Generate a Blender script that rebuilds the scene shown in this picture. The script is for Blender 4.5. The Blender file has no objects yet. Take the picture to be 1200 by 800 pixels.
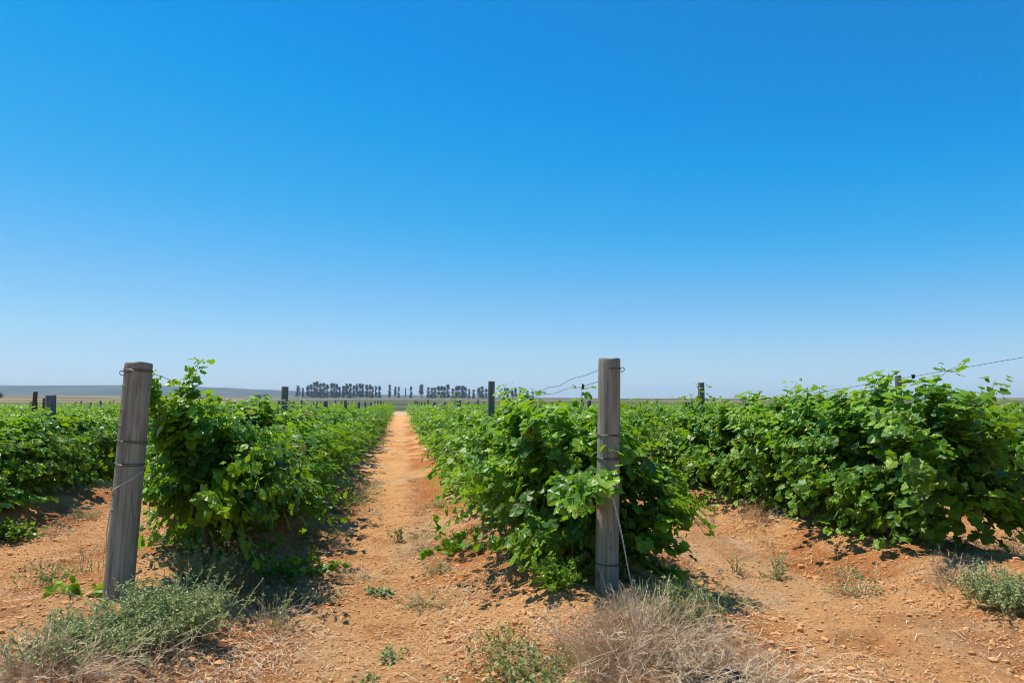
import bpy, math, random
import numpy as np
from mathutils import Vector, Matrix
PI = math.pi
C = bpy.context.scene.collection
sc = bpy.context.scene

# ------------------------------------------------------------------ camera, sky, sun, exposure
EYE = 1.30
FPX = 890.0
PITCH = math.atan(70 / FPX)
cam_d = bpy.data.cameras.new('camera'); cam = bpy.data.objects.new('camera', cam_d); C.objects.link(cam)
cam.location = (0, 0, EYE); cam.rotation_euler = (PI / 2 + PITCH, 0, 0)
cam_d.sensor_width = 36; cam_d.lens = FPX / 1200 * 36; cam_d.clip_start = 0.05; cam_d.clip_end = 30000
sc.camera = cam

SUN_ELEV, SUN_AZ = math.radians(67), math.atan2(-0.85, 0.45)     # azimuth from +Y towards +X
S = Vector((math.cos(SUN_ELEV) * math.sin(SUN_AZ), math.cos(SUN_ELEV) * math.cos(SUN_AZ), math.sin(SUN_ELEV)))
w = bpy.data.worlds.new('World'); sc.world = w; w.use_nodes = True
nt = w.node_tree; nt.nodes.clear()
sky = nt.nodes.new('ShaderNodeTexSky'); sky.sky_type = 'NISHITA'; sky.sun_disc = False
sky.sun_elevation = SUN_ELEV; sky.sun_rotation = SUN_AZ
sky.altitude = 100; sky.air_density = 1.0; sky.dust_density = 0.2; sky.ozone_density = 5.0
bg = nt.nodes.new('ShaderNodeBackground'); bg.inputs['Strength'].default_value = 0.10
wo = nt.nodes.new('ShaderNodeOutputWorld')
# phone-camera rendition of the clear sky: one tone curve per channel
def vmul(k):
    n = nt.nodes.new('ShaderNodeVectorMath'); n.operation = 'SCALE'; n.inputs['Scale'].default_value = k; return n
EXPO = 0.32
sc1, sc2 = vmul(.1), vmul(10.0 / 2 ** EXPO)
cur = nt.nodes.new('ShaderNodeRGBCurve')
CUR = [[(0, 0), (.08, .010), (.144, .006), (.162, .010), (.209, .048), (.30, .200), (.43, .39), (.6, .55), (.66, .61), (1, .85)],
       [(0, 0), (.25, .284), (.287, .341), (.356, .424), (.485, .555), (.61, .69), (.686, .74), (1, .9)],
       [(0, 0), (.485, .80), (.533, .84), (.61, .88), (.70, .94), (1, 1)]]
for ci, pts in enumerate(CUR):
    cv = cur.mapping.curves[ci]
    cv.points[0].location = pts[0]; cv.points[1].location = pts[-1]
    for p in pts[1:-1]: cv.points.new(*p)
    for p in cv.points: p.handle_type = 'VECTOR'
cur.mapping.update()
nt.links.new(sky.outputs[0], sc1.inputs[0]); nt.links.new(sc1.outputs[0], cur.inputs['Color']); nt.links.new(cur.outputs[0], sc2.inputs[0])
nt.links.new(sc2.outputs[0], bg.inputs[0]); nt.links.new(bg.outputs[0], wo.inputs[0])
sd = bpy.data.lights.new('sun', 'SUN'); sd.energy = 5.0; sd.angle = math.radians(0.53); sd.color = (1.0, 0.93, 0.82)
so = bpy.data.objects.new('sun', sd); C.objects.link(so); so.rotation_euler = S.to_track_quat('Z', 'Y').to_euler(); so.location = (-20, 10, 40)
vs = sc.view_settings; vs.view_transform = 'Standard'; vs.look = 'None'; vs.gamma = 1; vs.use_curve_mapping = False; vs.exposure = EXPO
cy = sc.cycles
cy.use_denoising = True; cy.filter_width = 1.0; cy.max_bounces = 8; cy.transmission_bounces = 6; cy.volume_bounces = 0; cy.transparent_max_bounces = 6
cy.volume_max_steps = 256
try: cy.sample_clamp_indirect = 8
except Exception: pass

# ------------------------------------------------------------------ helpers: noise, rays, meshes
def hash2(ix, iy, seed):
    n = (ix.astype(np.int64) * 374761393 + iy.astype(np.int64) * 668265263 + seed * 1442695041) & 0xFFFFFFFF
    n = ((n ^ (n >> 13)) * 1274126177) & 0xFFFFFFFF
    n = n ^ (n >> 16)
    return (n & 0xFFFFFF) / float(0xFFFFFF)
def vnoise(x, y, seed=0):
    x = np.asarray(x, float); y = np.asarray(y, float)
    ix = np.floor(x); iy = np.floor(y); fx = x - ix; fy = y - iy
    fx = fx * fx * (3 - 2 * fx); fy = fy * fy * (3 - 2 * fy)
    a = hash2(ix, iy, seed); b = hash2(ix + 1, iy, seed); c = hash2(ix, iy + 1, seed); d = hash2(ix + 1, iy + 1, seed)
    return (a * (1 - fx) + b * fx) * (1 - fy) + (c * (1 - fx) + d * fx) * fy * 1.0
def smooth(e0, e1, x):
    t = np.clip((np.asarray(x, float) - e0) / (e1 - e0), 0, 1); return t * t * (3 - 2 * t)

def ray(px, py):
    x, z = (px - 600) / FPX, (400 - py) / FPX
    return np.array([x, math.cos(PITCH) - math.sin(PITCH) * z, math.sin(PITCH) + math.cos(PITCH) * z])
def at_depth(px, py, y):
    d = ray(px, py); return np.array([0, 0, EYE]) + d * (y / d[1])

# rows: direction U along the rows, V across (to the right)
U2 = np.array(ray(470, 470)[:2]); U2 /= np.linalg.norm(U2); V2 = np.array([U2[1], -U2[0]])
P0 = at_depth(711, 694, 1.0); 
def hit(px, py, h=0.0):
    d = ray(px, py); k = (EYE - h) / -d[2]; return np.array([0, 0, EYE]) + d * k
B_R = hit(711, 696, 0.12)[:2]         # foot of the upright front post
B_L = hit(138, 707, 0.12)[:2]         # foot of the leaning front post
ROW_D = float((B_R - B_L) @ V2)
T_R = float(B_R @ U2); S_R = float(B_R @ V2); T_L = float(B_L @ U2)
ROW_LEN = 70.0
def row_pt(k, t):                      # t metres behind the row's front post
    t0 = T_R + (T_R - T_L) * k
    return V2 * (S_R + ROW_D * k) + U2 * (t0 + t)

def ground_base(x, y):
    x = np.asarray(x, float); y = np.asarray(y, float)
    s = (x * V2[0] + y * V2[1] - S_R) / ROW_D; t = x * U2[0] + y * U2[1]
    ds = (s - np.round(s)) * ROW_D
    fade = smooth(T_R - 2.6, T_R - 0.3, t + 0.5 * (vnoise(x * .9, y * .9, 5) - .5)) * (1 - smooth(T_R + ROW_LEN, T_R + ROW_LEN + 4, t))
    wv = ds + 0.22 * (vnoise(x * 1.1, y * 1.1, 3) - .5)
    z = fade * 0.15 * np.exp(-(wv / 0.62) ** 4)
    z = z + fade * 0.03 * np.exp(-((np.abs(wv) - 0.85) / 0.10) ** 2) * (vnoise(x * 2.3, y * 2.3, 21) - .2)
    z = z - 0.02 * np.cos(2 * PI * (s - .5)) * fade
    # the land beyond: slow rise, with higher tan fields to the left
    d = np.hypot(x, y)
    ang = np.arctan2(x, np.maximum(y, 1e-3)) 
    z = z + 5.8 * smooth(110, 1300, d) + smooth(300, 1900, d) * 6.0 * (1 - smooth(-0.55, -0.24, ang))
    return z
def ground_h(x, y, fine=True):
    z = ground_base(x, y)
    d = np.hypot(x, y); a = 1 - smooth(25, 70, d)
    n = 0.055 * (vnoise(x * 1.3, y * 1.3, 1) - .5) + 0.030 * (vnoise(x * 4.1, y * 4.1, 2) - .5)
    n = n + 0.018 * (vnoise(x * 9.3, y * 9.3, 7) - .5) + 0.016 * (vnoise(x * 17.7, y * 17.7, 8) - .5)
    # ruts, kicked up clods along the row edges
    e = smooth(.55, .8, vnoise(x * 2.1, y * 3.0, 11))
    n = n + e * 0.08 * (vnoise(x * 7.0, y * 7.0, 12) - .5)
    return z + n * a
def g1(x, y): return float(ground_h(np.array([x]), np.array([y]))[0])
def place(px, py):
    h = 0.0
    for _ in range(6):
        p = hit(px, py, h); h = g1(p[0], p[1])
    return np.array([p[0], p[1], h])

def mesh_from(name, verts, loops, sizes, attrs=None, smooth_shade=False, mats=(), mat_idx=None):
    me = bpy.data.meshes.new(name)
    verts = np.asarray(verts, np.float32); loops = np.asarray(loops, np.int32); sizes = np.asarray(sizes, np.int32)
    me.vertices.add(len(verts)); me.vertices.foreach_set('co', verts.ravel())
    me.loops.add(len(loops)); me.loops.foreach_set('vertex_index', loops)
    me.polygons.add(len(sizes))
    st = np.zeros(len(sizes), np.int32); st[1:] = np.cumsum(sizes)[:-1]
    me.polygons.foreach_set('loop_start', st)
    for m in mats: me.materials.append(m)
    if mat_idx is not None: me.polygons.foreach_set('material_index', np.asarray(mat_idx, np.int32))
    for k, a in (attrs or {}).items():
        at = me.attributes.new(k, 'FLOAT', 'POINT'); at.data.foreach_set('value', np.asarray(a, np.float32))
    me.update(calc_edges=True); me.validate()
    me.polygons.foreach_set('use_smooth', np.full(len(me.polygons), smooth_shade))
    return me

class MB:                              # collects pieces and links them as ONE mesh object
    def __init__(s): s.v = []; s.l = []; s.n = []; s.a = []; s.k = 0
    def add(s, v, faces, tint=0.5):
        v = np.asarray(v, float); s.v.append(v)
        for f in faces: s.l.append(np.asarray(f) + s.k); s.n.append(len(f))
        s.a.append(np.full(len(v), tint) if np.isscalar(tint) else np.asarray(tint)); s.k += len(v)
    def add_arr(s, v, F, tint):         # F: (m, c) int array
        s.v.append(v); s.l.append((F + s.k).ravel()); s.n.extend([F.shape[1]] * len(F))
        s.a.append(np.full(len(v), tint) if np.isscalar(tint) else np.asarray(tint)); s.k += len(v)
    def tube(s, pts, r, sides=3, tint=0.5, cap=False):
        pts = np.asarray(pts, float); n = len(pts)
        r = np.full(n, r) if np.isscalar(r) else np.asarray(r, float)
        tg = np.gradient(pts, axis=0); tg /= np.linalg.norm(tg, axis=1)[:, None] + 1e-9
        ref = np.array([0.3, 0.2, 1.0]) if abs(tg[:, 2]).mean() < .8 else np.array([1.0, 0.2, 0.1])
        a = np.cross(tg, ref); a /= np.linalg.norm(a, axis=1)[:, None] + 1e-9; b = np.cross(tg, a)
        th = np.arange(sides) * 2 * PI / sides
        v = pts[:, None, :] + r[:, None, None] * (np.cos(th)[None, :, None] * a[:, None, :] + np.sin(th)[None, :, None] * b[:, None, :])
        i = np.arange(n - 1)[:, None] * sides; j = np.arange(sides)[None, :]; j2 = (j + 1) % sides
        F = np.stack([i + j, i + j2, i + sides + j2, i + sides + j], -1).reshape(-1, 4)
        s.add_arr(v.reshape(-1, 3), F, tint)
        if cap:
            s.add(v[0][::-1], [list(range(sides))], tint); s.add(v[-1], [list(range(sides))], tint)
    def mesh(s, name, mat, sm=False):
        return mesh_from(name, np.concatenate(s.v), np.concatenate(s.l), s.n, {'tint': np.concatenate(s.a)}, sm, [mat])
    def build(s, name, mat, parent=None, sm=False):
        return link(name, s.mesh(name, mat, sm), parent)
def link(name, me, parent=None):
    o = bpy.data.objects.new(name, me); C.objects.link(o)
    if parent: o.parent = parent
    return o
def tag(o, label=None, cat=None, group=None, kind=None):
    if label: o['label'] = label
    if cat: o['category'] = cat
    if group: o['group'] = group
    if kind: o['kind'] = kind
    return o
def thing(name, label, cat, loc=(0, 0, 0), rz=0, group=None):
    o = bpy.data.objects.new(name, None); C.objects.link(o); o.location = loc; o.rotation_euler = (0, 0, rz)
    o.empty_display_size = 0.1
    return tag(o, label, cat, group)

# ------------------------------------------------------------------ materials
def newmat(name):
    m = bpy.data.materials.new(name); m.use_nodes = True; m.node_tree.nodes.clear()
    return m, m.node_tree.nodes, m.node_tree.links
def ramp(N, stops, interp='LINEAR'):
    r = N.new('ShaderNodeValToRGB'); r.color_ramp.interpolation = interp
    e = r.color_ramp.elements
    while len(e) < len(stops): e.new(0.5)
    for i, (p, c) in enumerate(stops): e[i].position = p; e[i].color = (*c, 1)
    return r
def leaf_mat(name, stops, trans, rough=.42, tfac=.35, back=(0.16, 0.21, 0.11), spec=.5):
    m, N, L = newmat(name)
    at = N.new('ShaderNodeAttribute'); at.attribute_name = 'tint'
    oi = N.new('ShaderNodeObjectInfo')
    nz = N.new('ShaderNodeTexNoise'); nz.inputs['Scale'].default_value = 9
    tc = N.new('ShaderNodeTexCoord'); L.new(tc.outputs['Object'], nz.inputs['Vector'])
    ad = N.new('ShaderNodeMath'); ad.operation = 'MULTIPLY_ADD'; L.new(nz.outputs['Fac'], ad.inputs[0]); ad.inputs[1].default_value = .16; L.new(at.outputs['Fac'], ad.inputs[2])
    a2 = N.new('ShaderNodeMath'); a2.operation = 'MULTIPLY_ADD'; L.new(oi.outputs['Random'], a2.inputs[0]); a2.inputs[1].default_value = .10; L.new(ad.outputs[0], a2.inputs[2])
    a3 = N.new('ShaderNodeMath'); a3.operation = 'SUBTRACT'; L.new(a2.outputs[0], a3.inputs[0]); a3.inputs[1].default_value = .13
    r = ramp(N, stops); L.new(a3.outputs[0], r.inputs[0])
    geo = N.new('ShaderNodeNewGeometry')
    mx = N.new('ShaderNodeMixRGB'); mx.inputs[2].default_value = (*back, 1); L.new(r.outputs[0], mx.inputs[1])
    bf = N.new('ShaderNodeMath'); bf.operation = 'MULTIPLY'; L.new(geo.outputs['Backfacing'], bf.inputs[0]); bf.inputs[1].default_value = .55
    L.new(bf.outputs[0], mx.inputs[0])
    p = N.new('ShaderNodeBsdfPrincipled'); p.inputs['Roughness'].default_value = rough; p.inputs['Specular IOR Level'].default_value = spec
    L.new(mx.outputs[0], p.inputs['Base Color'])
    t = N.new('ShaderNodeBsdfTranslucent'); tr = N.new('ShaderNodeMixRGB'); tr.blend_type = 'MIX'; tr.inputs[0].default_value = .6
    L.new(r.outputs[0], tr.inputs[1]); tr.inputs[2].default_value = (*trans, 1); L.new(tr.outputs[0], t.inputs[0])
    ms = N.new('ShaderNodeMixShader'); ms.inputs[0].default_value = tfac; L.new(p.outputs[0], ms.inputs[1]); L.new(t.outputs[0], ms.inputs[2])
    o = N.new('ShaderNodeOutputMaterial'); L.new(ms.outputs[0], o.inputs[0])
    return m
def plain_mat(name, stops, rough=.8, scale=12, metal=0.0, bump=0.0, stretch=(1, 1, 1)):
    m, N, L = newmat(name)
    at = N.new('ShaderNodeAttribute'); at.attribute_name = 'tint'
    tc = N.new('ShaderNodeTexCoord'); mp = N.new('ShaderNodeMapping'); mp.inputs['Scale'].default_value = stretch
    L.new(tc.outputs['Object'], mp.inputs[0])
    nz = N.new('ShaderNodeTexNoise'); nz.inputs['Scale'].default_value = scale; nz.inputs['Detail'].default_value = 5; L.new(mp.outputs[0], nz.inputs['Vector'])
    ad = N.new('ShaderNodeMath'); ad.operation = 'MULTIPLY_ADD'; L.new(nz.outputs['Fac'], ad.inputs[0]); ad.inputs[1].default_value = .5; L.new(at.outputs['Fac'], ad.inputs[2])
    sb = N.new('ShaderNodeMath'); sb.operation = 'SUBTRACT'; L.new(ad.outputs[0], sb.inputs[0]); sb.inputs[1].default_value = .25
    r = ramp(N, stops); L.new(sb.outputs[0], r.inputs[0])
    p = N.new('ShaderNodeBsdfPrincipled'); p.inputs['Roughness'].default_value = rough; p.inputs['Metallic'].default_value = metal
    p.inputs['Specular IOR Level'].default_value = .25
    L.new(r.outputs[0], p.inputs['Base Color'])
    if bump:
        b = N.new('ShaderNodeBump'); b.inputs['Strength'].default_value = bump; b.inputs['Distance'].default_value = .01
        L.new(nz.outputs['Fac'], b.inputs['Height']); L.new(b.outputs[0], p.inputs['Normal'])
    o = N.new('ShaderNodeOutputMaterial'); L.new(p.outputs[0], o.inputs[0])
    return m

M_LEAF = leaf_mat('vine_leaf', [(0, (0.022, 0.068, 0.008)), (.35, (0.054, 0.148, 0.010)), (.62, (0.122, 0.285, 0.012)), (.88, (0.28, 0.45, 0.02)), (1, (0.38, 0.30, 0.05))], (0.40, 0.66, 0.01), rough=.42, tfac=.40, back=(.13, .20, .06), spec=.42)
M_WEED = leaf_mat('weed_leaf', [(0, (0.07, 0.12, 0.03)), (.5, (0.17, 0.24, 0.055)), (1, (0.46, 0.45, 0.15))], (0.25, 0.36, 0.06), rough=.6, back=(.16, .2, .1))
M_SAGE = leaf_mat('grey_green_leaf', [(0, (0.17, 0.22, 0.07)), (.5, (0.34, 0.40, 0.14)), (1, (0.52, 0.54, 0.26))], (0.3, 0.38, 0.14), rough=.7, tfac=.2, back=(.2, .23, .15), spec=.2)
M_PINE = leaf_mat('hazed_pine_needles', [(0, (0.040, 0.060, 0.055)), (.5, (0.07, 0.10, 0.085)), (1, (0.115, 0.145, 0.11))], (0.04, 0.07, 0.03), rough=.7, tfac=.15, back=(.035, .06, .03), spec=.2)  # needle tones lightened and blued: part of the distance haze is in the colour
M_STRAW = plain_mat('dry_straw', [(0, (0.26, 0.17, 0.095)), (.5, (0.52, 0.385, 0.235)), (1, (0.76, 0.63, 0.43))], .8, 6)
M_DRYTWIG = plain_mat('dry_twig', [(0, (0.22, 0.135, 0.07)), (.45, (0.54, 0.38, 0.225)), (1, (0.78, 0.63, 0.43))], .85, 8)
M_BARK = plain_mat('vine_bark', [(0, (0.035, 0.022, 0.015)), (.5, (0.10, 0.065, 0.045)), (1, (0.2, 0.14, 0.1))], .9, 30, bump=.8, stretch=(1, 1, .3))
M_CANE = plain_mat('vine_cane', [(0, (0.09, 0.10, 0.03)), (.5, (0.17, 0.13, 0.05)), (1, (0.25, 0.17, 0.08))], .7, 8)
M_WIRE = plain_mat('galvanised_wire', [(0, (0.05, 0.045, 0.04)), (.5, (0.12, 0.11, 0.10)), (1, (0.22, 0.2, 0.18))], .5, 40, metal=.6)
M_ROPE = plain_mat('pale_strand', [(0, (0.30, 0.25, 0.20)), (.5, (0.48, 0.43, 0.36)), (1, (0.62, 0.57, 0.5))], .6, 90)
M_BLACK = plain_mat('black_sheet', [(0, (0.006, 0.006, 0.007)), (1, (0.03, 0.03, 0.034))], .35, 20, bump=.6)
M_PBARK = plain_mat('pine_bark', [(0, (0.05, 0.04, 0.035)), (1, (0.13, 0.10, 0.085))], .9, 3)

def wood_mat(name, dark, mid, light, lichen=.6):
    m, N, L = newmat(name)
    tc = N.new('ShaderNodeTexCoord'); mp = N.new('ShaderNodeMapping'); mp.inputs['Scale'].default_value = (34, 34, 2.6)
    L.new(tc.outputs['Object'], mp.inputs[0])
    n1 = N.new('ShaderNodeTexNoise'); n1.inputs['Scale'].default_value = 1.0; n1.inputs['Detail'].default_value = 8; n1.inputs['Roughness'].default_value = .65; n1.inputs['Distortion'].default_value = .6
    L.new(mp.outputs[0], n1.inputs['Vector'])
    r = ramp(N, [(.25, dark), (.48, mid), (.75, light)]); L.new(n1.outputs['Fac'], r.inputs[0])
    n2 = N.new('ShaderNodeTexNoise'); n2.inputs['Scale'].default_value = 7; n2.inputs['Detail'].default_value = 6; L.new(tc.outputs['Object'], n2.inputs['Vector'])
    r2 = ramp(N, [(.45, (0, 0, 0)), (.72, (lichen,) * 3)]); L.new(n2.outputs['Fac'], r2.inputs[0])
    mx = N.new('ShaderNodeMixRGB'); L.new(r2.outputs[0], mx.inputs[0]); L.new(r.outputs[0], mx.inputs[1]); mx.inputs[2].default_value = (0.19, 0.20, 0.13, 1)
    # fine dark drying cracks, long along the grain
    mp3 = N.new('ShaderNodeMapping'); mp3.inputs['Scale'].default_value = (60, 60, 1.2); L.new(tc.outputs['Object'], mp3.inputs[0])
    n3 = N.new('ShaderNodeTexVoronoi'); n3.feature = 'DISTANCE_TO_EDGE'; n3.inputs['Scale'].default_value = .6; L.new(mp3.outputs[0], n3.inputs['Vector'])
    r3 = ramp(N, [(0, (.45, .42, .40)), (.035, (1, 1, 1))]); L.new(n3.outputs['Distance'], r3.inputs[0])
    mu = N.new('ShaderNodeMixRGB'); mu.blend_type = 'MULTIPLY'; mu.inputs[0].default_value = .8; L.new(mx.outputs[0], mu.inputs[1]); L.new(r3.outputs[0], mu.inputs[2])
    p = N.new('ShaderNodeBsdfPrincipled'); p.inputs['Roughness'].default_value = .85; p.inputs['Specular IOR Level'].default_value = .2
    L.new(mu.outputs[0], p.inputs['Base Color'])
    b = N.new('ShaderNodeBump'); b.inputs['Strength'].default_value = .5; b.inputs['Distance'].default_value = .004
    ma = N.new('ShaderNodeMath'); ma.operation = 'MULTIPLY'; L.new(n1.outputs['Fac'], ma.inputs[0]); L.new(r3.outputs[0], ma.inputs[1])
    L.new(ma.outputs[0], b.inputs['Height']); L.new(b.outputs[0], p.inputs['Normal'])
    o = N.new('ShaderNodeOutputMaterial'); L.new(p.outputs[0], o.inputs[0])
    return m
M_WOOD = wood_mat('weathered_post_wood', (0.13, 0.125, 0.088), (0.25, 0.242, 0.178), (0.37, 0.362, 0.28))
M_WOOD2 = wood_mat('far_post_wood', (0.10, 0.09, 0.08), (0.18, 0.165, 0.15), (0.28, 0.26, 0.235), .2)
M_WOODR = wood_mat('red_brown_post_wood', (0.06, 0.035, 0.028), (0.13, 0.075, 0.058), (0.2, 0.13, 0.1), .1)

def ground_mat():
    m, N, L = newmat('sandy_soil_and_fields')
    geo = N.new('ShaderNodeNewGeometry')
    def noise(scale, detail=6, rough=.6, dist=0):
        n = N.new('ShaderNodeTexNoise'); n.inputs['Scale'].default_value = scale; n.inputs['Detail'].default_value = detail
        n.inputs['Roughness'].default_value = rough; n.inputs['Distortion'].default_value = dist; L.new(geo.outputs['Position'], n.inputs['Vector']); return n
    n1 = noise(1.4); n2 = noise(38, 8, .7); n3 = noise(95, 5, .75)
    r1 = ramp(N, [(.3, (0.58, 0.285, 0.108)), (.5, (0.63, 0.328, 0.130)), (.7, (0.65, 0.356, 0.152))]); L.new(n1.outputs['Fac'], r1.inputs[0])
    r2 = ramp(N, [(.34, (.45, .39, .34)), (.46, (1, 1, 1)), (.66, (1.15, 1.2, 1.25))]); L.new(n2.outputs['Fac'], r2.inputs[0])
    mu = N.new('ShaderNodeMixRGB'); mu.blend_type = 'MULTIPLY'; mu.inputs[0].default_value = .8; L.new(r1.outputs[0], mu.inputs[1]); L.new(r2.outputs[0], mu.inputs[2])
    # pale chaff where straw has been trodden in
    at = N.new('ShaderNodeAttribute'); at.attribute_name = 'chaff'
    n4 = noise(60, 6, .75, 1.5)
    mm = N.new('ShaderNodeMath'); mm.operation = 'MULTIPLY_ADD'; L.new(at.outputs['Fac'], mm.inputs[0]); mm.inputs[1].default_value = .55; 
    L.new(n4.outputs['Fac'], mm.inputs[2])
    r4 = ramp(N, [(.72, (0, 0, 0)), (1.02, (.6,) * 3)]); L.new(mm.outputs[0], r4.inputs[0])
    mc = N.new('ShaderNodeMixRGB'); L.new(r4.outputs[0], mc.inputs[0]); L.new(mu.outputs[0], mc.inputs[1]); mc.inputs[2].default_value = (0.50, 0.37, 0.23, 1)
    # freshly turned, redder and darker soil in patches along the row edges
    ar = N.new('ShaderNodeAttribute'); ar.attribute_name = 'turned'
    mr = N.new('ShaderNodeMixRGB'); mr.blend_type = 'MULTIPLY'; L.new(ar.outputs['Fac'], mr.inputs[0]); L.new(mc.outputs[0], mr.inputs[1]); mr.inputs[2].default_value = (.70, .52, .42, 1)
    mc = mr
    # speckle of dark bits and pale grains
    r5 = ramp(N, [(.33, (.42, .36, .32)), (.44, (1, 1, 1)), (.58, (1, 1, 1)), (.72, (1.4, 1.5, 1.6))]); L.new(n3.outputs['Fac'], r5.inputs[0])
    ms = N.new('ShaderNodeMixRGB'); ms.blend_type = 'MULTIPLY'; ms.inputs[0].default_value = .9; L.new(mc.outputs[0], ms.inputs[1]); L.new(r5.outputs[0], ms.inputs[2])
    # pale cross track and fields by vertex attributes
    a_t = N.new('ShaderNodeAttribute'); a_t.attribute_name = 'track'
    a_f = N.new('ShaderNodeAttribute'); a_f.attribute_name = 'field'
    a_g = N.new('ShaderNodeAttribute'); a_g.attribute_name = 'green'
    m1 = N.new('ShaderNodeMixRGB'); L.new(a_t.outputs['Fac'], m1.inputs[0]); L.new(ms.outputs[0], m1.inputs[1]); m1.inputs[2].default_value = (0.46, 0.36, 0.25, 1)
    nf = noise(.02, 8, .65); nf2 = noise(.35, 6, .7)
    mg = N.new('ShaderNodeMath'); mg.operation = 'MULTIPLY_ADD'; L.new(nf.outputs['Fac'], mg.inputs[0]); mg.inputs[1].default_value = .5; L.new(a_g.outputs['Fac'], mg.inputs[2])
    rf = ramp(N, [(.22, (0.33, 0.215, 0.125)), (.48, (0.24, 0.185, 0.10)), (.68, (0.115, 0.115, 0.055)), (1.0, (0.06, 0.08, 0.035))]); L.new(mg.outputs[0], rf.inputs[0])
    rv = ramp(N, [(.3, (.6, .6, .6)), (.7, (1.2, 1.2, 1.2))]); L.new(nf2.outputs['Fac'], rv.inputs[0])
    mf = N.new('ShaderNodeMixRGB'); mf.blend_type = 'MULTIPLY'; mf.inputs[0].default_value = .6; L.new(rf.outputs[0], mf.inputs[1]); L.new(rv.outputs[0], mf.inputs[2])
    m2 = N.new('ShaderNodeMixRGB'); L.new(a_f.outputs['Fac'], m2.inputs[0]); L.new(m1.outputs[0], m2.inputs[1]); L.new(mf.outputs[0], m2.inputs[2])
    p = N.new('ShaderNodeBsdfPrincipled'); p.inputs['Roughness'].default_value = .95; p.inputs['Specular IOR Level'].default_value = .1
    L.new(m2.outputs[0], p.inputs['Base Color'])
    b = N.new('ShaderNodeBump'); b.inputs['Strength'].default_value = .9; b.inputs['Distance'].default_value = .04; L.new(n2.outputs['Fac'], b.inputs['Height'])
    b2 = N.new('ShaderNodeBump'); b2.inputs['Strength'].default_value = .7; b2.inputs['Distance'].default_value = .016; L.new(n3.outputs['Fac'], b2.inputs['Height'])
    L.new(b.outputs[0], b2.inputs['Normal']); L.new(b2.outputs[0], p.inputs['Normal'])
    o = N.new('ShaderNodeOutputMaterial'); L.new(p.outputs[0], o.inputs[0])
    return m

# ------------------------------------------------------------------ ground (one sheet to the horizon)
def axis(lo, hi, step, far_lo, far_hi, g):
    a = list(np.arange(lo, hi, step))
    s, x = step, a[-1]
    while x < far_hi: s *= g; x += s; a.append(min(x, far_hi))
    s, x, b = step, lo, []
    while x > far_lo: s *= g; x -= s; b.append(max(x, far_lo))
    return np.array(b[::-1] + a)
def build_ground():
    xs = axis(-4.6, 4.6, 0.024, -8000, 8000, 1.045); ys = axis(3.2, 9.0, 0.024, -60, 9000, 1.028)
    X, Y = np.meshgrid(xs, ys); x = X.ravel(); y = Y.ravel()
    z = ground_h(x, y)
    nx, ny = len(xs), len(ys)
    i = (np.arange(ny - 1)[:, None] * nx + np.arange(nx - 1)[None, :]).ravel()
    F = np.stack([i, i + 1, i + nx + 1, i + nx], -1)
    t = x * U2[0] + y * U2[1]; s = (x * V2[0] + y * V2[1] - S_R) / ROW_D; ds = np.abs(s - np.round(s)) * ROW_D
    wob = 6 * (vnoise(x * .05, y * .05, 40) - .5)
    end = T_R + ROW_LEN + 2
    track = smooth(end - 4, end + 1, t) * (1 - smooth(end + 14, end + 24, t + wob))
    field = smooth(end + 14, end + 30, t + wob * 1.6)
    d = np.hypot(x, y); ang = np.arctan2(x, np.maximum(y, 1e-3))
    green = .50 + .8 * (vnoise(x / 130., y / 45., 41) - .5) + .25 * (vnoise(x / 60., y / 20., 42) - .5)
    green = green + .45 * smooth(1500, 2100, d) - .30 * smooth(200, 500, d) * (1 - smooth(1300, 1900, d)) * (1 - smooth(-.45, -.2, ang)) + .15 * smooth(120, 220, d) * (1 - smooth(350, 500, d))
    chaff = smooth(.45, 1.1, ds) * (1 - smooth(1.1, 1.6, ds)) * .4 + smooth(.55, .8, vnoise(x * 1.1, y * .7, 44)) * .5
    vin = smooth(T_R - 2.2, T_R - .6, t) * (1 - field) * (1 - track)
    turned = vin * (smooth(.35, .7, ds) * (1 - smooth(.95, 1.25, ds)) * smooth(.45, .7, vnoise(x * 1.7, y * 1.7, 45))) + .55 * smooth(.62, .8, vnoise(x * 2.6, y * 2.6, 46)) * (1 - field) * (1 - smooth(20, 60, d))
    me = mesh_from('ground', np.stack([x, y, z], -1), F.ravel(), np.full(len(F), 4),
                   {'track': track, 'field': field, 'green': np.clip(green, 0, 1), 'chaff': np.clip(chaff, 0, 1), 'turned': np.clip(turned, 0, 1)}, True, [ground_mat()])
    return tag(link('ground', me), kind='structure')
build_ground()

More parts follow.
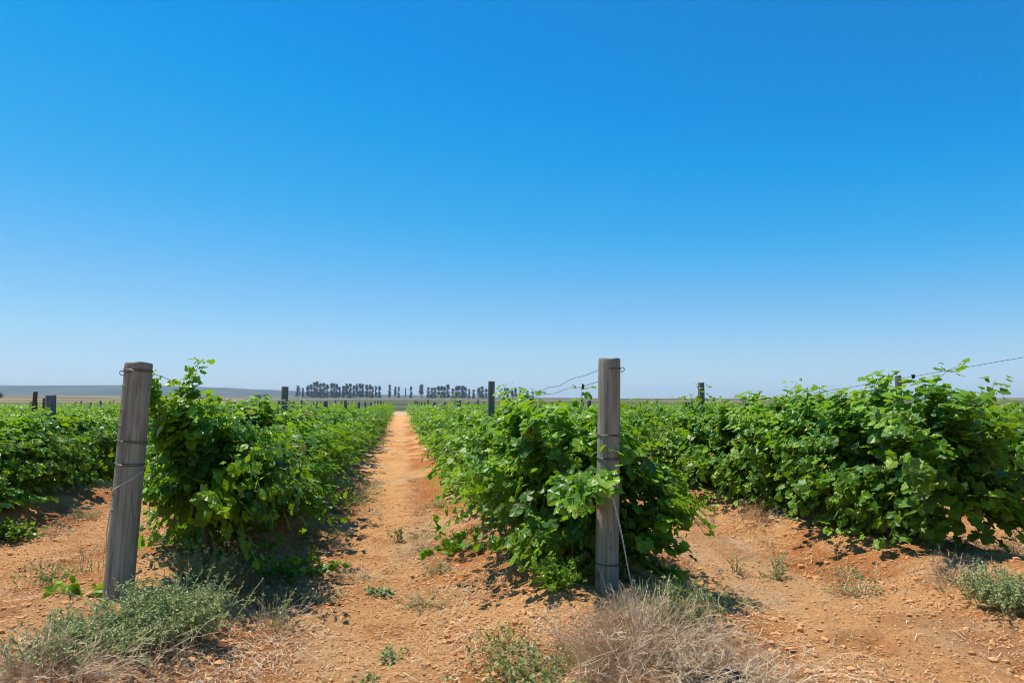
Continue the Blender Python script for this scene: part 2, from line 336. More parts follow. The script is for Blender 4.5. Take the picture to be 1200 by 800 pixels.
# far hills: a long flat-topped range on the left sinking towards the right
def build_hills():
    m, N, L = newmat('hill_scrub')
    geo = N.new('ShaderNodeNewGeometry'); n = N.new('ShaderNodeTexNoise'); n.inputs['Scale'].default_value = .004; n.inputs['Detail'].default_value = 8
    mp = N.new('ShaderNodeMapping'); mp.inputs['Scale'].default_value = (1, .6, 6); L.new(geo.outputs['Position'], mp.inputs[0]); L.new(mp.outputs[0], n.inputs['Vector'])
    r = ramp(N, [(.38, (0.022, 0.034, 0.020)), (.52, (0.045, 0.055, 0.032)), (.64, (0.085, 0.080, 0.050)), (.72, (0.22, 0.19, 0.14))]); L.new(n.outputs['Fac'], r.inputs[0])
    p = N.new('ShaderNodeBsdfPrincipled'); p.inputs['Roughness'].default_value = .95; L.new(r.outputs[0], p.inputs['Base Color'])
    o = N.new('ShaderNodeOutputMaterial'); L.new(p.outputs[0], o.inputs[0])
    xs = np.linspace(-7600, 7600, 500); ys = np.linspace(2500, 5900, 60)
    X, Y = np.meshgrid(xs, ys); x, y = X.ravel(), Y.ravel()
    pxl = 600 + 890 * x / y                                   # bearing only shapes the skyline of the range
    top = np.interp(x / 4300., [-1.6, -.68, -.45, -.32, -.2, 0, .2, .6, 1.6], [98, 96, 88, 68, 38, 22, 14, 16, 20])
    prof = smooth(2600, 4300, y)
    z = -12 + (top + 12) * prof * (0.94 + .10 * vnoise(x / 700., y / 900., 60)) + 5 * (vnoise(x / 180., y / 200., 61) - .5) * prof
    nx, ny = len(xs), len(ys)
    i = (np.arange(ny - 1)[:, None] * nx + np.arange(nx - 1)[None, :]).ravel()
    F = np.stack([i, i + 1, i + nx + 1, i + nx], -1)
    tag(link('hills', mesh_from('hills', np.stack([x, y, z], -1), F.ravel(), np.full(len(F), 4), None, True, [m])), kind='structure')
build_hills()

# ------------------------------------------------------------------ haze (even air around everything)
def build_haze():
    x0, x1, y0, y1, z0, z1 = -8600, 8600, -400, 9600, -14, 125
    v = [(x0, y0, z0), (x1, y0, z0), (x1, y1, z0), (x0, y1, z0), (x0, y0, z1), (x1, y0, z1), (x1, y1, z1), (x0, y1, z1)]
    f = [(3, 2, 1, 0), (4, 5, 6, 7), (0, 1, 5, 4), (1, 2, 6, 5), (2, 3, 7, 6), (3, 0, 4, 7)]
    m, N, L = newmat('haze_air'); pv = N.new('ShaderNodeVolumePrincipled')
    pv.inputs['Density'].default_value = 1.05e-4; pv.inputs['Color'].default_value = (.66, .85, 1, 1); pv.inputs['Anisotropy'].default_value = 0.0
    o = N.new('ShaderNodeOutputMaterial'); L.new(pv.outputs[0], o.inputs['Volume'])
    b = MB(); b.add(v, f); tag(b.build('haze', m), kind='stuff')
build_haze()

# ------------------------------------------------------------------ foliage templates
def leaf_template(lod):
    if lod == 0:
        o = np.array([(0.03, .0), (.30, -.17), (.50, .04), (.46, .23), (.55, .46), (.37, .60), (.22, .82), (0, .98)])
        out = np.concatenate([o, (o[:-1] * [-1, 1])[::-1]])
        v = np.concatenate([[(0, .34)], out]); n = len(out)
        F = np.array([(0, 1 + i, 1 + (i + 1) % n) for i in range(n)])
        v[:, 1] -= .0
        cup = -.42 * np.abs(v[:, 0]) ** 1.3 - .25 * np.maximum(v[:, 1] - .35, 0) ** 2
        wav = .10 * np.sin(np.arange(len(v)) * 2.4); wav[0] = 0
    elif lod == 1:
        out = np.array([(0, 0), (.42, -.1), (.55, .42), (0, 1.0), (-.55, .42), (-.42, -.1)]); v = np.concatenate([[(0, .35)], out]); n = 6
        F = np.array([(0, 1 + i, 1 + (i + 1) % n) for i in range(n)]); cup = -.5 * np.abs(v[:, 0]); wav = .1 * np.sin(np.arange(len(v)) * 2.4)
    else:
        v = np.array([(0, 0), (.55, .35), (0, 1.0), (-.55, .35)]); F = np.array([(0, 1, 2), (0, 2, 3)]); cup = -.4 * np.abs(v[:, 0]); wav = np.zeros(4)
    return v, F, cup, wav
TPL = [leaf_template(i) for i in range(3)]
def nrm(a): return a / (np.linalg.norm(a, axis=-1, keepdims=True) + 1e-9)
def leaves_to(mb, rng, pos, normal, tip, size, tint, lod, width=1.0):
    v, F, cup, wav = TPL[lod]
    nz = nrm(normal); ty = nrm(tip - (tip * nz).sum(1, keepdims=True) * nz); tx = np.cross(ty, nz)
    n = len(pos); c = rng.uniform(-.3, 1.2, (n, 1)); wv = rng.uniform(-1.2, 1.2, (n, 1))
    zz = cup[None] * c + wav[None] * wv
    asp = width * rng.uniform(.85, 1.12, (n, 1))
    P = pos[:, None] + size[:, None, None] * ((v[None, :, 0:1] * asp[:, None]) * tx[:, None] + v[None, :, 1:2] * ty[:, None] + zz[..., None] * nz[:, None])
    k = len(v); FF = (F[None] + (np.arange(n) * k)[:, None, None]).reshape(-1, F.shape[1])
    mb.add_arr(P.reshape(-1, 3), FF, np.repeat(tint, k))

def grow_vine(seed, lod, half=.66, tall=1.0, nsh=None, upright=.16, extra=(), skirt=True):
    """one bushy trellised grapevine: row along local Y, foot at the origin"""
    rng = np.random.default_rng(seed)
    nsh = nsh or (104, 70, 42)[lod]; step = (.050, .070, .115)[lod]; lsz = (.095, .108, .135)[lod]
    trunk = MB(); cane = MB(); leaf = MB()
    zc = .44 * tall
    pts = [(0, 0, -.12)] + [(rng.normal(0, .025), rng.normal(0, .03), h) for h in (.1, .25, .38)] + [(0, 0, zc)]
    trunk.tube(pts, [.045, .036, .030, .030, .034], (7, 5, 3)[lod])
    for sgn in (-1, 1):
        ap = [(rng.normal(0, .015), sgn * d, zc + rng.normal(0, .015) + .03 * (d > .05)) for d in (0, .12, .28, .45, .6)]
        trunk.tube(ap, [.03, .024, .02, .017, .012], (6, 4, 3)[lod])
    Pp, Nn, Tt, Sz, Ti = [], [], [], [], []
    starts = []; heads = []; NCL = int(rng.integers(13, 18)) if lod < 2 else 8
    for i in range(nsh):
        up = rng.random() < upright
        side = rng.choice([-1, 1])
        p = np.array([rng.normal(0, .05), rng.uniform(-half, half), zc + rng.uniform(-.04, .14)])
        d = np.array([side * rng.uniform(.05, 1.15), rng.normal(0, .42), rng.uniform(.25, 1.5)])
        if up and lod < 2: d = np.array([side * rng.uniform(0, .55), rng.normal(0, .25), 1.5]); L = rng.uniform(.40, .66); g = .3
        elif i % 3 == 1 and skirt: d = np.array([side * rng.uniform(.5, 1.1), rng.normal(0, .5), rng.uniform(-.7, .35)]); L = rng.uniform(.4, .85); g = rng.uniform(.4, 1.8); p[2] -= rng.uniform(.02, .16)
        else: L = rng.uniform(.45, 1.02); g = rng.uniform(.6, 2.2)
        if i < NCL: heads.append((p, d, L, g, rng.normal(0, .13)))
        elif rng.random() < .80:
            hp, hd, L, g, ct = heads[rng.integers(NCL)]
            p = hp + rng.normal(0, 1, 3) * [.03, .07, .04]; d = hd + rng.normal(0, .16, 3); L = L * rng.uniform(.55, 1.08); up = g < .5
            starts.append((p, nrm(d), L * tall, g, ct)); continue
        starts.append((p, nrm(d), L * tall, g, 0.0))
    for e in extra:
        for q in range(3): starts.append((np.array(e[0], float) + rng.normal(0, .035, 3) * (q > 0), nrm(np.array(e[1], float) + rng.normal(0, .10, 3) * (q > 0)), e[2] * (1, .85, .6)[q], e[3], .08))
    for p, d, L, g, ctint in starts:
        n = max(3, int(L / step)); path = [p.copy()]
        ph = rng.uniform(0, 6.28); tintb = rng.normal(.46, .09) + ctint
        for j in range(n):
            d = nrm(d + np.array([0, 0, -g * step * (.5 + j / n)]) + rng.normal(0, .10, 3))
            p = p + d * step
            if p[2] < .07: p[2] = .07; d[2] = abs(d[2]) * .1; d = nrm(d)
            path.append(p.copy())
            fr = j / n
            nl = 1 + (rng.random() < (.95 if lod < 2 else .8)) + (rng.random() < .35) + 2 * (g < .5 and fr > .2)
            for q in range(nl):
                a = ph + j * 2.6 + q * 2.1 + rng.normal(0, .4)
                off = np.array([math.cos(a), math.sin(a), rng.uniform(-.3, .5)]) * rng.uniform(.03, .10) * (.75 if g < .5 else 1)
                pos = p + off
                if pos[2] < .04: pos[2] = .04
                outw = np.array([pos[0] * 1.2, pos[1] * .35, max(0, pos[2] - .55) * .6])
                outw = outw / (np.linalg.norm(outw) + .15)
                nn = outw * .75 + np.array([0, 0, .62]) + rng.normal(0, .42, 3)
                tt = outw * .7 + np.array([off[0], off[1], 0]) * 6 + np.array([0, 0, -.75]) + rng.normal(0, .35, 3)
                young = max(0, fr - .62) / .38
                Pp.append(pos); Nn.append(nn); Tt.append(tt)
                Sz.append(lsz * rng.uniform(.62, 1.22) * (1.12 if g < .5 else 1.0) * (1 - (.15 if g < .5 else .45) * young) * (.75 if q else 1))
                t = tintb + rng.normal(0, .09) + .42 * young
                if rng.random() < .012: t = 1.0
                Ti.append(t if t == 1.0 else min(max(t, .05), .80))
        if lod < 2:
            pa = np.array(path); cane.tube(pa[:: (1 if lod == 0 else 2)] if len(pa) > 3 else pa, np.linspace(.0042, .0018, len(pa[:: (1 if lod == 0 else 2)] if len(pa) > 3 else pa)), 3, rng.uniform(.2, .8))
    for _ in range((430, 260, 60)[lod]):           # short inner shoots: leaves filling the space under the arms
        pos = np.array([rng.normal(0, .24), rng.uniform(-half, half) * 1.02, rng.uniform(.08 if skirt else .40, .62)])
        Pp.append(pos); Nn.append(np.array([np.sign(pos[0]) * .8, rng.normal(0, .4), .5]) + rng.normal(0, .4, 3)); Tt.append(np.array([pos[0], 0, -.7]) + rng.normal(0, .4, 3))
        Sz.append(lsz * rng.uniform(.6, 1.15)); Ti.append(float(np.clip(rng.normal(.36, .14), .05, .95)))
    leaves_to(leaf, rng, np.array(Pp), np.array(Nn), np.array(Tt), np.array(Sz), np.array(Ti), lod)
    tm = trunk.mesh('trunk', M_BARK, True); cm = cane.mesh('canes', M_CANE, True) if lod < 2 else None
    lm = leaf.mesh('foliage', M_LEAF, False)
    return tm, cm, lm

NEAR = [grow_vine(100 + i, 0) for i in range(7)]
MID = [grow_vine(200 + i, 1) for i in range(5)]
FAR = [grow_vine(300 + i, 2) for i in range(4)]
ROW_ANG = math.atan2(U2[1], U2[0]) - PI / 2
def add_vine(mset, p2, rz, sx, sy, sz, label):
    z = float(ground_base(np.array([p2[0]]), np.array([p2[1]]))[0])
    t = thing('grapevine', label, 'grapevine', (p2[0], p2[1], z), rz, 'grapevines trained along the vineyard rows')
    t.scale = (sx, sy, sz)
    tm, cm, lm = mset
    link('trunk', tm, t)
    if cm: link('canes', cm, t)
    link('foliage', lm, t)
    return t
ORD = 'first second third fourth fifth sixth seventh eighth ninth tenth'.split()
ROWP = {-1: 'row left of the sandy path', 0: 'row right of the sandy path', 1: 'tall row along the right edge', -2: 'second row left of the path'}
rnd = random.Random(5)
SP = 1.22
NV = int(ROW_LEN / SP)
cands = []
for k in range(-18, 14):
    for i in range(NV):
        p = row_pt(k, .52 + i * SP + rnd.uniform(-.08, .08)) + V2 * rnd.uniform(-.05, .05)
        if k == 1: p = p - U2 * .40
        if k == 0 and i == 0: p = p + U2 * .14
        if k == -1: p = p + V2 * (.30 if i == 0 else .30 if i < 4 else .25) + U2 * (.30 if i == 0 else .1 if i == 1 else 0)
        d = math.hypot(*p)
        if p[1] < .5 or (k == 1 and i == 0): continue
        r = p[0] / p[1]
        if abs(r) > .70 + 1.6 / p[1]: continue
        if k >= 2 and d > 60: pass
        score = d * (1.0 if k in (-1, 0, 1, -2) else 1.12 if k < 0 else 2.2)
        cands.append((score, k, i, p, d))
cands.sort(key=lambda c: c[0])
indiv, rest = cands[:292], cands[292:]
# hand-tuned first vines: extra shoots = (start, direction, length, droop)
V_R0 = grow_vine(501, 0, half=.62, nsh=140, extra=[((-.15, -.4, .62), (-.40, -1.1, .30), .72, 1.5), ((-.12, -.45, .60), (-.15, -1, .25), .66, 1.3), ((-.02, -.45, .62), (.0, -1, .35), .62, 1.3), ((-.1, .0, .65), (-.1, -.2, 1.5), .56, .2), ((-.3, .3, .65), (-.2, .0, 1.5), .56, .2), ((-.3, -.2, .65), (-.3, -.1, 1.5), .52, .2), ((.25, .1, .65), (.2, -.1, 1.5), .5, .2), ((.1, -.3, .6), (.9, -.6, .3), .8, 1.4), ((.1, -.3, .6), (1, -.3, .5), .9, 1.7), ((-.1, .2, .5), (-1, 0, .3), 1.0, 1.2), ((-.1, .3, .5), (-1, .3, .5), 1.1, 1.2)])
V_R1 = grow_vine(502, 0, half=.7, nsh=125, extra=[((-.1, -.2, .5), (-1, 0, .5), 1.1, 1.0), ((-.1, .2, .5), (-1, .2, .7), 1.2, 1.0)])
V_L0 = grow_vine(503, 0, half=.46, nsh=110, skirt=False, extra=[((-.24, -.42, .7), (-.04, -.2, 1.5), .80, .1), ((-.20, -.36, .7), (.05, -.2, 1.5), .72, .1), ((-.12, -.40, .7), (.0, -.1, 1.5), .68, .1), ((-.05, -.3, .7), (.1, -.1, 1.5), .56, .1), ((.14, -.2, .7), (.15, 0, 1.5), .48, .1),
        ((.2, -.3, .5), (1, -.3, .1), .6, 1.0), ((.2, .1, .5), (1, .0, .2), .7, 1.0)])
V_L1 = grow_vine(504, 0, half=.66, nsh=115, extra=[((.02, -.35, .75), (.1, .05, 1.5), .62, .1), ((.06, -.3, .75), (.1, .05, 1.5), .6, .1), ((.1, 0, .4), (1, 0, .3), .9, 1)])
V_T0 = grow_vine(505, 0, half=.66, tall=1.12, nsh=150, upright=.2, extra=[((.05, -.3, .75), (.05, -.1, 1.5), .62, .1), ((-.15, .1, .75), (-.15, .05, 1.5), .70, .1), ((.1, .45, .7), (.1, .1, 1.5), .58, .1), ((-.25, -.1, .7), (-.3, -.1, 1.5), .55, .2), ((-.2, .4, .7), (-.25, .1, 1.5), .6, .2)])
V_T1 = grow_vine(506, 0, half=.66, tall=1.10, nsh=145, upright=.2, extra=[((.0, -.4, .75), (-.05, -.1, 1.5), .60, .1), ((-.2, .0, .75), (-.2, .05, 1.5), .56, .15), ((-.05, .35, .7), (.1, .1, 1.5), .66, .1), ((.2, .1, .7), (.3, -.1, 1.5), .55, .2)])
special = {(0, 0): V_R0, (0, 1): V_R1, (-1, 0): V_L0, (-1, 1): V_L1, (1, 1): V_T0, (1, 2): V_T1, (1, 3): V_T0}
lab0 = {(0, 0): 'bushy grapevine wrapped around the upright front post right of the path',
        (-1, 0): 'grapevine beside the leaning front post with a shoot rising above its top',
        (-1, 1): 'grapevine with one pale leafy shoot standing up just behind the leaning front post',
        (1, 1): 'tall dense grapevine at the right edge, nearest in its row'}
for score, k, i, p, d in indiv:
    rz = ROW_ANG + rnd.uniform(-.08, .08) + (PI if rnd.random() < .5 and (k, i) not in special else 0)
    mset = special.get((k, i)) or (rnd.choice(NEAR) if d < 15 else rnd.choice(MID) if d < 34 else rnd.choice(FAR))
    h = rnd.uniform(.86, .96) * (1 - .15 * float(smooth(9, 22, d))); wd = rnd.uniform(.98, 1.18)
    if (k, i) in special: h = {(0, 0): .96, (0, 1): .97, (1, 1): 1.0, (1, 2): .96, (1, 3): .90, (-1, 0): .98, (-1, 1): .90}.get((k, i), 1.0); wd = .74 if (k, i) == (-1, 0) else 1.0
    if k == 1 and i >= 4: h = rnd.uniform(.88, .98) * (1 - .14 * float(smooth(10, 24, d)))
    if k in (-2, -3, -4): h = rnd.uniform(.84, .94) * (1 - .10 * float(smooth(9, 22, d)))
    if (k, i) in lab0: lab = lab0[(k, i)]
    elif k in ROWP and i < 10 and not (k == -2 and i < 3): lab = f'leafy green grapevine, {ORD[i - (k == 1)]} from the front in the {ROWP[k]}'
    elif k == -2 and i < 3: lab = 'leafy grapevine in the second row left, just outside the left edge'
    elif k in ROWP: lab = f'one of the merging grapevines far along the {ROWP[k]}'
    elif k < 0: lab = 'one of the low green grapevines massed in the rows further left'
    else: lab = 'one of the grapevines mostly hidden behind the tall row on the right'
    add_vine(mset, p, rz, wd, 1.0 + rnd.uniform(0, .12), h, lab)
# everything else in the far rows reads as one mass
def mesh_arrays(me):
    v = np.zeros(len(me.vertices) * 3, np.float32); me.vertices.foreach_get('co', v)
    f = np.zeros(len(me.loops), np.int32); me.loops.foreach_get('vertex_index', f)
    a = np.zeros(len(me.vertices), np.float32); me.attributes['tint'].data.foreach_get('value', a)
    return v.reshape(-1, 3), f.reshape(-1, 3), a
fa = [mesh_arrays(m[2]) for m in FAR]
mb = MB()
for score, k, i, p, d in rest:
    v, f, a = fa[rnd.randrange(4)]
    an = ROW_ANG + (PI if rnd.random() < .5 else 0); ca, sa = math.cos(an), math.sin(an)
    vv = v * [1.05, 1.1, rnd.uniform(.74, .84)]
    vv = np.stack([vv[:, 0] * ca - vv[:, 1] * sa + p[0], vv[:, 0] * sa + vv[:, 1] * ca + p[1], vv[:, 2] + float(ground_base(p[:1], p[1:2])[0])], -1)
    mb.add_arr(vv, f, a)
tag(mb.build('far_vine_rows', M_LEAF), 'mass of green vine rows stretching to the end of the vineyard', 'vine rows', kind='stuff')

# ------------------------------------------------------------------ posts
def post_mesh(seed, r, h, hi=True, crack=(), mat=None):
    rng = np.random.default_rng(seed)
    n, m = (56, 60) if hi else (14, 6)
    th = np.arange(n) * 2 * PI / n
    zs = np.concatenate([np.linspace(-.25, h - .012, m), [h - .004, h]])
    rr = np.concatenate([np.full(m, 1.0), [.975, .93]])
    V = []
    for z, q in zip(zs, rr):
        rad = r * q * (1.04 - .06 * z / h) * (1 + .02 * (vnoise(th * 1.6 + seed, np.full(n, z * 3), 70) - .5) + .012 * np.sin(th * 3 + z * 2))
        for (a0, z0, z1, wdt, dep) in crack:
            if z0 < z < z1:
                a = a0 + .10 * math.sin(z * 5 + seed)
                dd = np.angle(np.exp(1j * (th - a))); fade = min(1, (z - z0) / .08, (z1 - z) / .08)
                rad = rad - dep * fade * np.exp(-(dd / wdt) ** 2)
        V.append(np.stack([rad * np.cos(th), rad * np.sin(th), np.full(n, z) + (.003 * np.sin(th * 2 + seed) + .0015 * np.sin(th * 5) if z > h - .02 else 0)], -1))
    b = MB(); K = len(zs)
    i = np.arange(K - 1)[:, None] * n; j = np.arange(n)[None, :]; j2 = (j + 1) % n
    b.add_arr(np.concatenate(V), np.stack([i + j, i + j2, i + n + j2, i + n + j], -1).reshape(-1, 4), .5)
    top = V[-1]; b.add(np.concatenate([top, [[0, 0, h - .006]]]), [(q, (q + 1) % n, n) for q in range(n)], .3)
    return b.mesh('timber', mat or M_WOOD, True)
def ring(r, z, tilt=0.0, wob=.002, wire=.0022, n=40, seed=0, a0=0, a1=2 * PI):
    rng = random.Random(seed); ph = rng.uniform(0, 6)
    return [((r + wob * (1 + math.sin(3 * a + ph))) * math.cos(a), (r + wob * (1 + math.sin(3 * a + ph))) * math.sin(a), z + tilt * math.sin(a - 1) + .003 * math.sin(2 * a + ph)) for a in np.linspace(a0, a1, n)]
def front_post(foot, toppix, radius, label, seed, bands, crack, staple_side, staple_z, extras):
    z = g1(*foot)
    base = np.array([foot[0], foot[1], z]); top = at_depth(*toppix, foot[1] + .03)
    ax = Vector(top - base); h = ax.length
    t = thing('vineyard_post', label, 'post', base, 0, 'weathered wooden vineyard posts')
    t.rotation_mode = 'QUATERNION'; t.rotation_quaternion = Vector((0, 0, 1)).rotation_difference(ax)
    link('timber', post_mesh(seed, radius, h, True, crack), t)
    for q, (fr, tilt) in enumerate(bands):
        b = MB(); rz = radius * (1.04 - .06 * fr) + .002
        b.tube(ring(rz, fr * h, tilt, .0015, seed=q), .0024, 5); b.tube(ring(rz, fr * h + .005, tilt * .8, .0015, seed=q + 9), .0022, 5)
        b.build('wire_band', M_WIRE, t)
    b = MB(); rz = radius * .99
    b.tube(ring(rz + .001, staple_z * h, .004, .001, seed=40, a0=PI * (1.12 if staple_side < 0 else 1.45), a1=PI * (1.5 if staple_side < 0 else 1.95)), .003, 5)
    s = staple_side; zz = staple_z * h - .006
    b.tube([(s * rz * .98, -.02, zz + .012), (s * (rz + .014), -.025, zz + .014), (s * (rz + .024), -.02, zz + .004), (s * (rz + .022), -.015, zz - .008), (s * (rz + .010), -.01, zz - .012), (s * rz * .98, 0, zz - .010)], .0028, 5)
    b.build('wire_loop', M_WIRE, t)
    extras(t, h, radius)
    return t, base, top, h
def ex_left(t, h, r):
    # short bent nails of bright wire on the left face, and a loose wire end twisted round the middle
    for fr in (.895, .79, .72, .43, .36):
        b = MB(); z = fr * h
        b.tube([((r + .003) * math.cos(a), (r + .003) * math.sin(a), z + .010 * (a - PI * 1.12) * 1.0) for a in np.linspace(PI * 1.08, PI * 1.36, 7)], .0022, 4, .9)
        b.build('wire_staple', M_ROPE, t)
    b = MB()
    pts = [((r + .004) * math.cos(a), (r + .004) * math.sin(a), .525 * h - .16 * (1 - (a - PI) / (PI * .95))) for a in np.linspace(PI * 1.95, PI * 1.0, 16)]
    pts += [(-(r + .010), -.01, .33 * h), (-(r + .014), -.015, .26 * h), (-(r + .008), -.01, .18 * h)]
    b.tube(pts, .003, 5, .7); b.build('loose_wire', M_ROPE, t)
def ex_none(t, h, r): pass
postL, baseL, topL, hL = front_post(B_L, (163, 425), .079, 'weathered grey front post leaning right beside grey-green shrubs, wire twisted round it', 3,
    [(.655, .010), (.555, .006), (.965, .003)], [(-1.75, -.1, .82, .035, .012), (-1.25, .55, .9, .03, .004), (-2.15, -.1, .4, .03, .005)], -1, .955, ex_left)
postR, baseR, topR, hR = front_post(B_R, (714, 420), .070, 'upright weathered grey front post right of the path, dry grass at its foot', 8,
    [(.66, .003), (.56, .004), (.11, .004)], [(-1.45, .2, .8, .035, .008), (-1.9, -.1, .55, .04, .009), (-1.2, .9, 1.2, .03, .003)], 1, .955, ex_none)
# third front post, just outside the right edge of the photograph, carries the wire seen there
B_3 = row_pt(1, 0)
post3, base3, top3, h3 = front_post(B_3, (600 + FPX * (B_3[0] + .03) / B_3[1], 404), .072, 'front post of the tall right row, just past the right edge', 12, [(.66, .003)], [(-1.4, .2, .9, .04, .008)], -1, .955, ex_none)

PM = [post_mesh(50 + i, .048, 1.30, False, (), M_WOOD2) for i in range(4)]
PMR = post_mesh(60, .045, 1.3, False, (), M_WOODR)
PBIG = post_mesh(61, .068, 1.3, False, (), M_WOOD2)
GAP = 6.15
fix = {(0, 1): 1.50, (-1, 1): 1.42, (1, 1): 1.49, (2, 1): 1.60, (-2, 1): 1.30, (-3, 2): 1.42, (0, 2): 1.24, (-1, 2): 1.22}
plab = {(0, 1): 'dark post rising behind the first vines right of the path', (-1, 1): 'square topped post above the vines behind the leaning front post',
        (1, 1): 'grey post standing clear against the sky right of the upright front post', (2, 1): 'short post top showing above the tall vines on the right',
        (-2, 1): 'thick blue-grey post among the vines left of the leaning post', (-3, 2): 'thin reddish-brown post at far left, left of the thick grey one'}
for k in range(-8, 4):
    for j in range(1, 12):
        p = row_pt(k, j * GAP + rnd.uniform(-.4, .4) * (j > 1))
        if abs(p[0] / p[1]) > .70: continue
        if k >= 2 and (k, j) not in fix and j < 4: continue
        p = p + V2 * {(-2, 1): -.20, (-3, 2): -.28, (1, 1): .18, (2, 1): .30}.get((k, j), 0)
        hgt = fix.get((k, j), rnd.uniform(1.13, 1.30))
        me = PMR if (k, j) in ((-3, 2), (-4, 3), (-5, 3)) else PBIG if (k, j) == (-2, 1) else rnd.choice(PM)
        o = link('vineyard_post', me); z = float(ground_base(p[:1], p[1:2])[0])
        o.location = (p[0], p[1], z); o.scale = (1, 1, (hgt - z * .5) / 1.3); o.rotation_euler = (rnd.uniform(-.03, .03), rnd.uniform(-.03, .03), rnd.uniform(0, 6))
        if (k, j) in plab: l = plab[(k, j)]
        elif k in (-1, 0): l = f'small dark post poking out of the {ROWP[k]}, far back'
        elif k < 0: l = 'small dark post poking out of the vine rows further left'
        else: l = 'small dark post poking out of the vines right of the upright post'
        tag(o, l, 'post', 'weathered wooden vineyard posts')

# ------------------------------------------------------------------ trellis wires
def span(a, b, sag, n=26, kink=0, seed=0):
    rng = random.Random(seed); a = np.array(a); b = np.array(b)
    return [a + (b - a) * t + np.array([0, 0, -4 * sag * t * (1 - t) + (kink * math.sin(t * 37 + seed) * math.exp(-((t - .18) / .12) ** 2) if kink else 0)]) for t in np.linspace(0, 1, n)]
def second(k, z):
    p = row_pt(k, GAP); return np.array([p[0], p[1], z])
def tail(k, z, j0=1, j1=5):
    return [np.array([*row_pt(k, j * GAP), z + .02 * math.sin(j * 2)]) for j in range(j0, j1)]
def on_post(base, top, fr, dx): 
    p = base + (top - base) * fr; return p + np.array([dx, .03, 0])
def trellis(k, base, top, dx, z2, label, sag, two=False, knot=.16):
    t = thing('trellis_wire', label, 'wire', on_post(base, top, .955, dx), 0, 'trellis wires strung from the front posts')
    off = np.array(t.location)
    b = MB(); P1 = span(on_post(base, top, .955, dx), second(k, z2), sag, kink=.012 * (k == 0), seed=k + 3)
    b.tube(np.array(P1 + tail(k, z2, 2)) - off, .0019, 5, .5); b.build('strand', M_WIRE, t)
    if two:
        b = MB(); P2 = span(on_post(base, top, .90, dx), second(k, z2 - .01), sag * .8, kink=.01, seed=k + 8)
        b.tube(np.array(P2) - off, .0017, 5, .4); b.build('strand', M_WIRE, t); P1 = P2
    i = max(2, int(knot * 25)); c = P1[i] - off
    b = MB(); rng = random.Random(k)
    b.tube([c + np.array([rng.uniform(-.012, .012), rng.uniform(-.012, .012), .018 * math.sin(q * 1.7)]) for q in range(12)], .005, 5, .05); b.build('knot', M_WIRE, t)
trellis(0, baseR, topR, -.05, 1.34, 'pair of loose wires sagging back from the upright front post, with a small knot', .055, True, .06)
trellis(-1, baseL, topL, .07, 1.04, 'thin dark wire sloping down from the leaning front post into the vines', .01, False, .14)
trellis(1, base3, top3, -.05, 1.12, 'long thin wire crossing the sky above the tall right row', .006, False, .2)
# pale stranded anchor cable from the upright post down to the ground
a = at_depth(718, 583, B_R[1] - .08); gpt = place(743, 690)
t = MB(); P = [a + (gpt - a) * q + np.array([0.006 * math.sin(q * 5), 0, -.02 * math.sin(q * PI)]) for q in np.linspace(0, 1.05, 20)]
for ph in (0, PI):
    t.tube([p + .0035 * np.array([math.cos(q * 3 + ph), math.sin(q * 3 + ph), 0]) for q, p in enumerate(P)], .0042, 5, .6)
tag(t.build('anchor_cable', M_ROPE), 'pale twisted anchor cable slanting from the upright front post to the ground', 'cable')

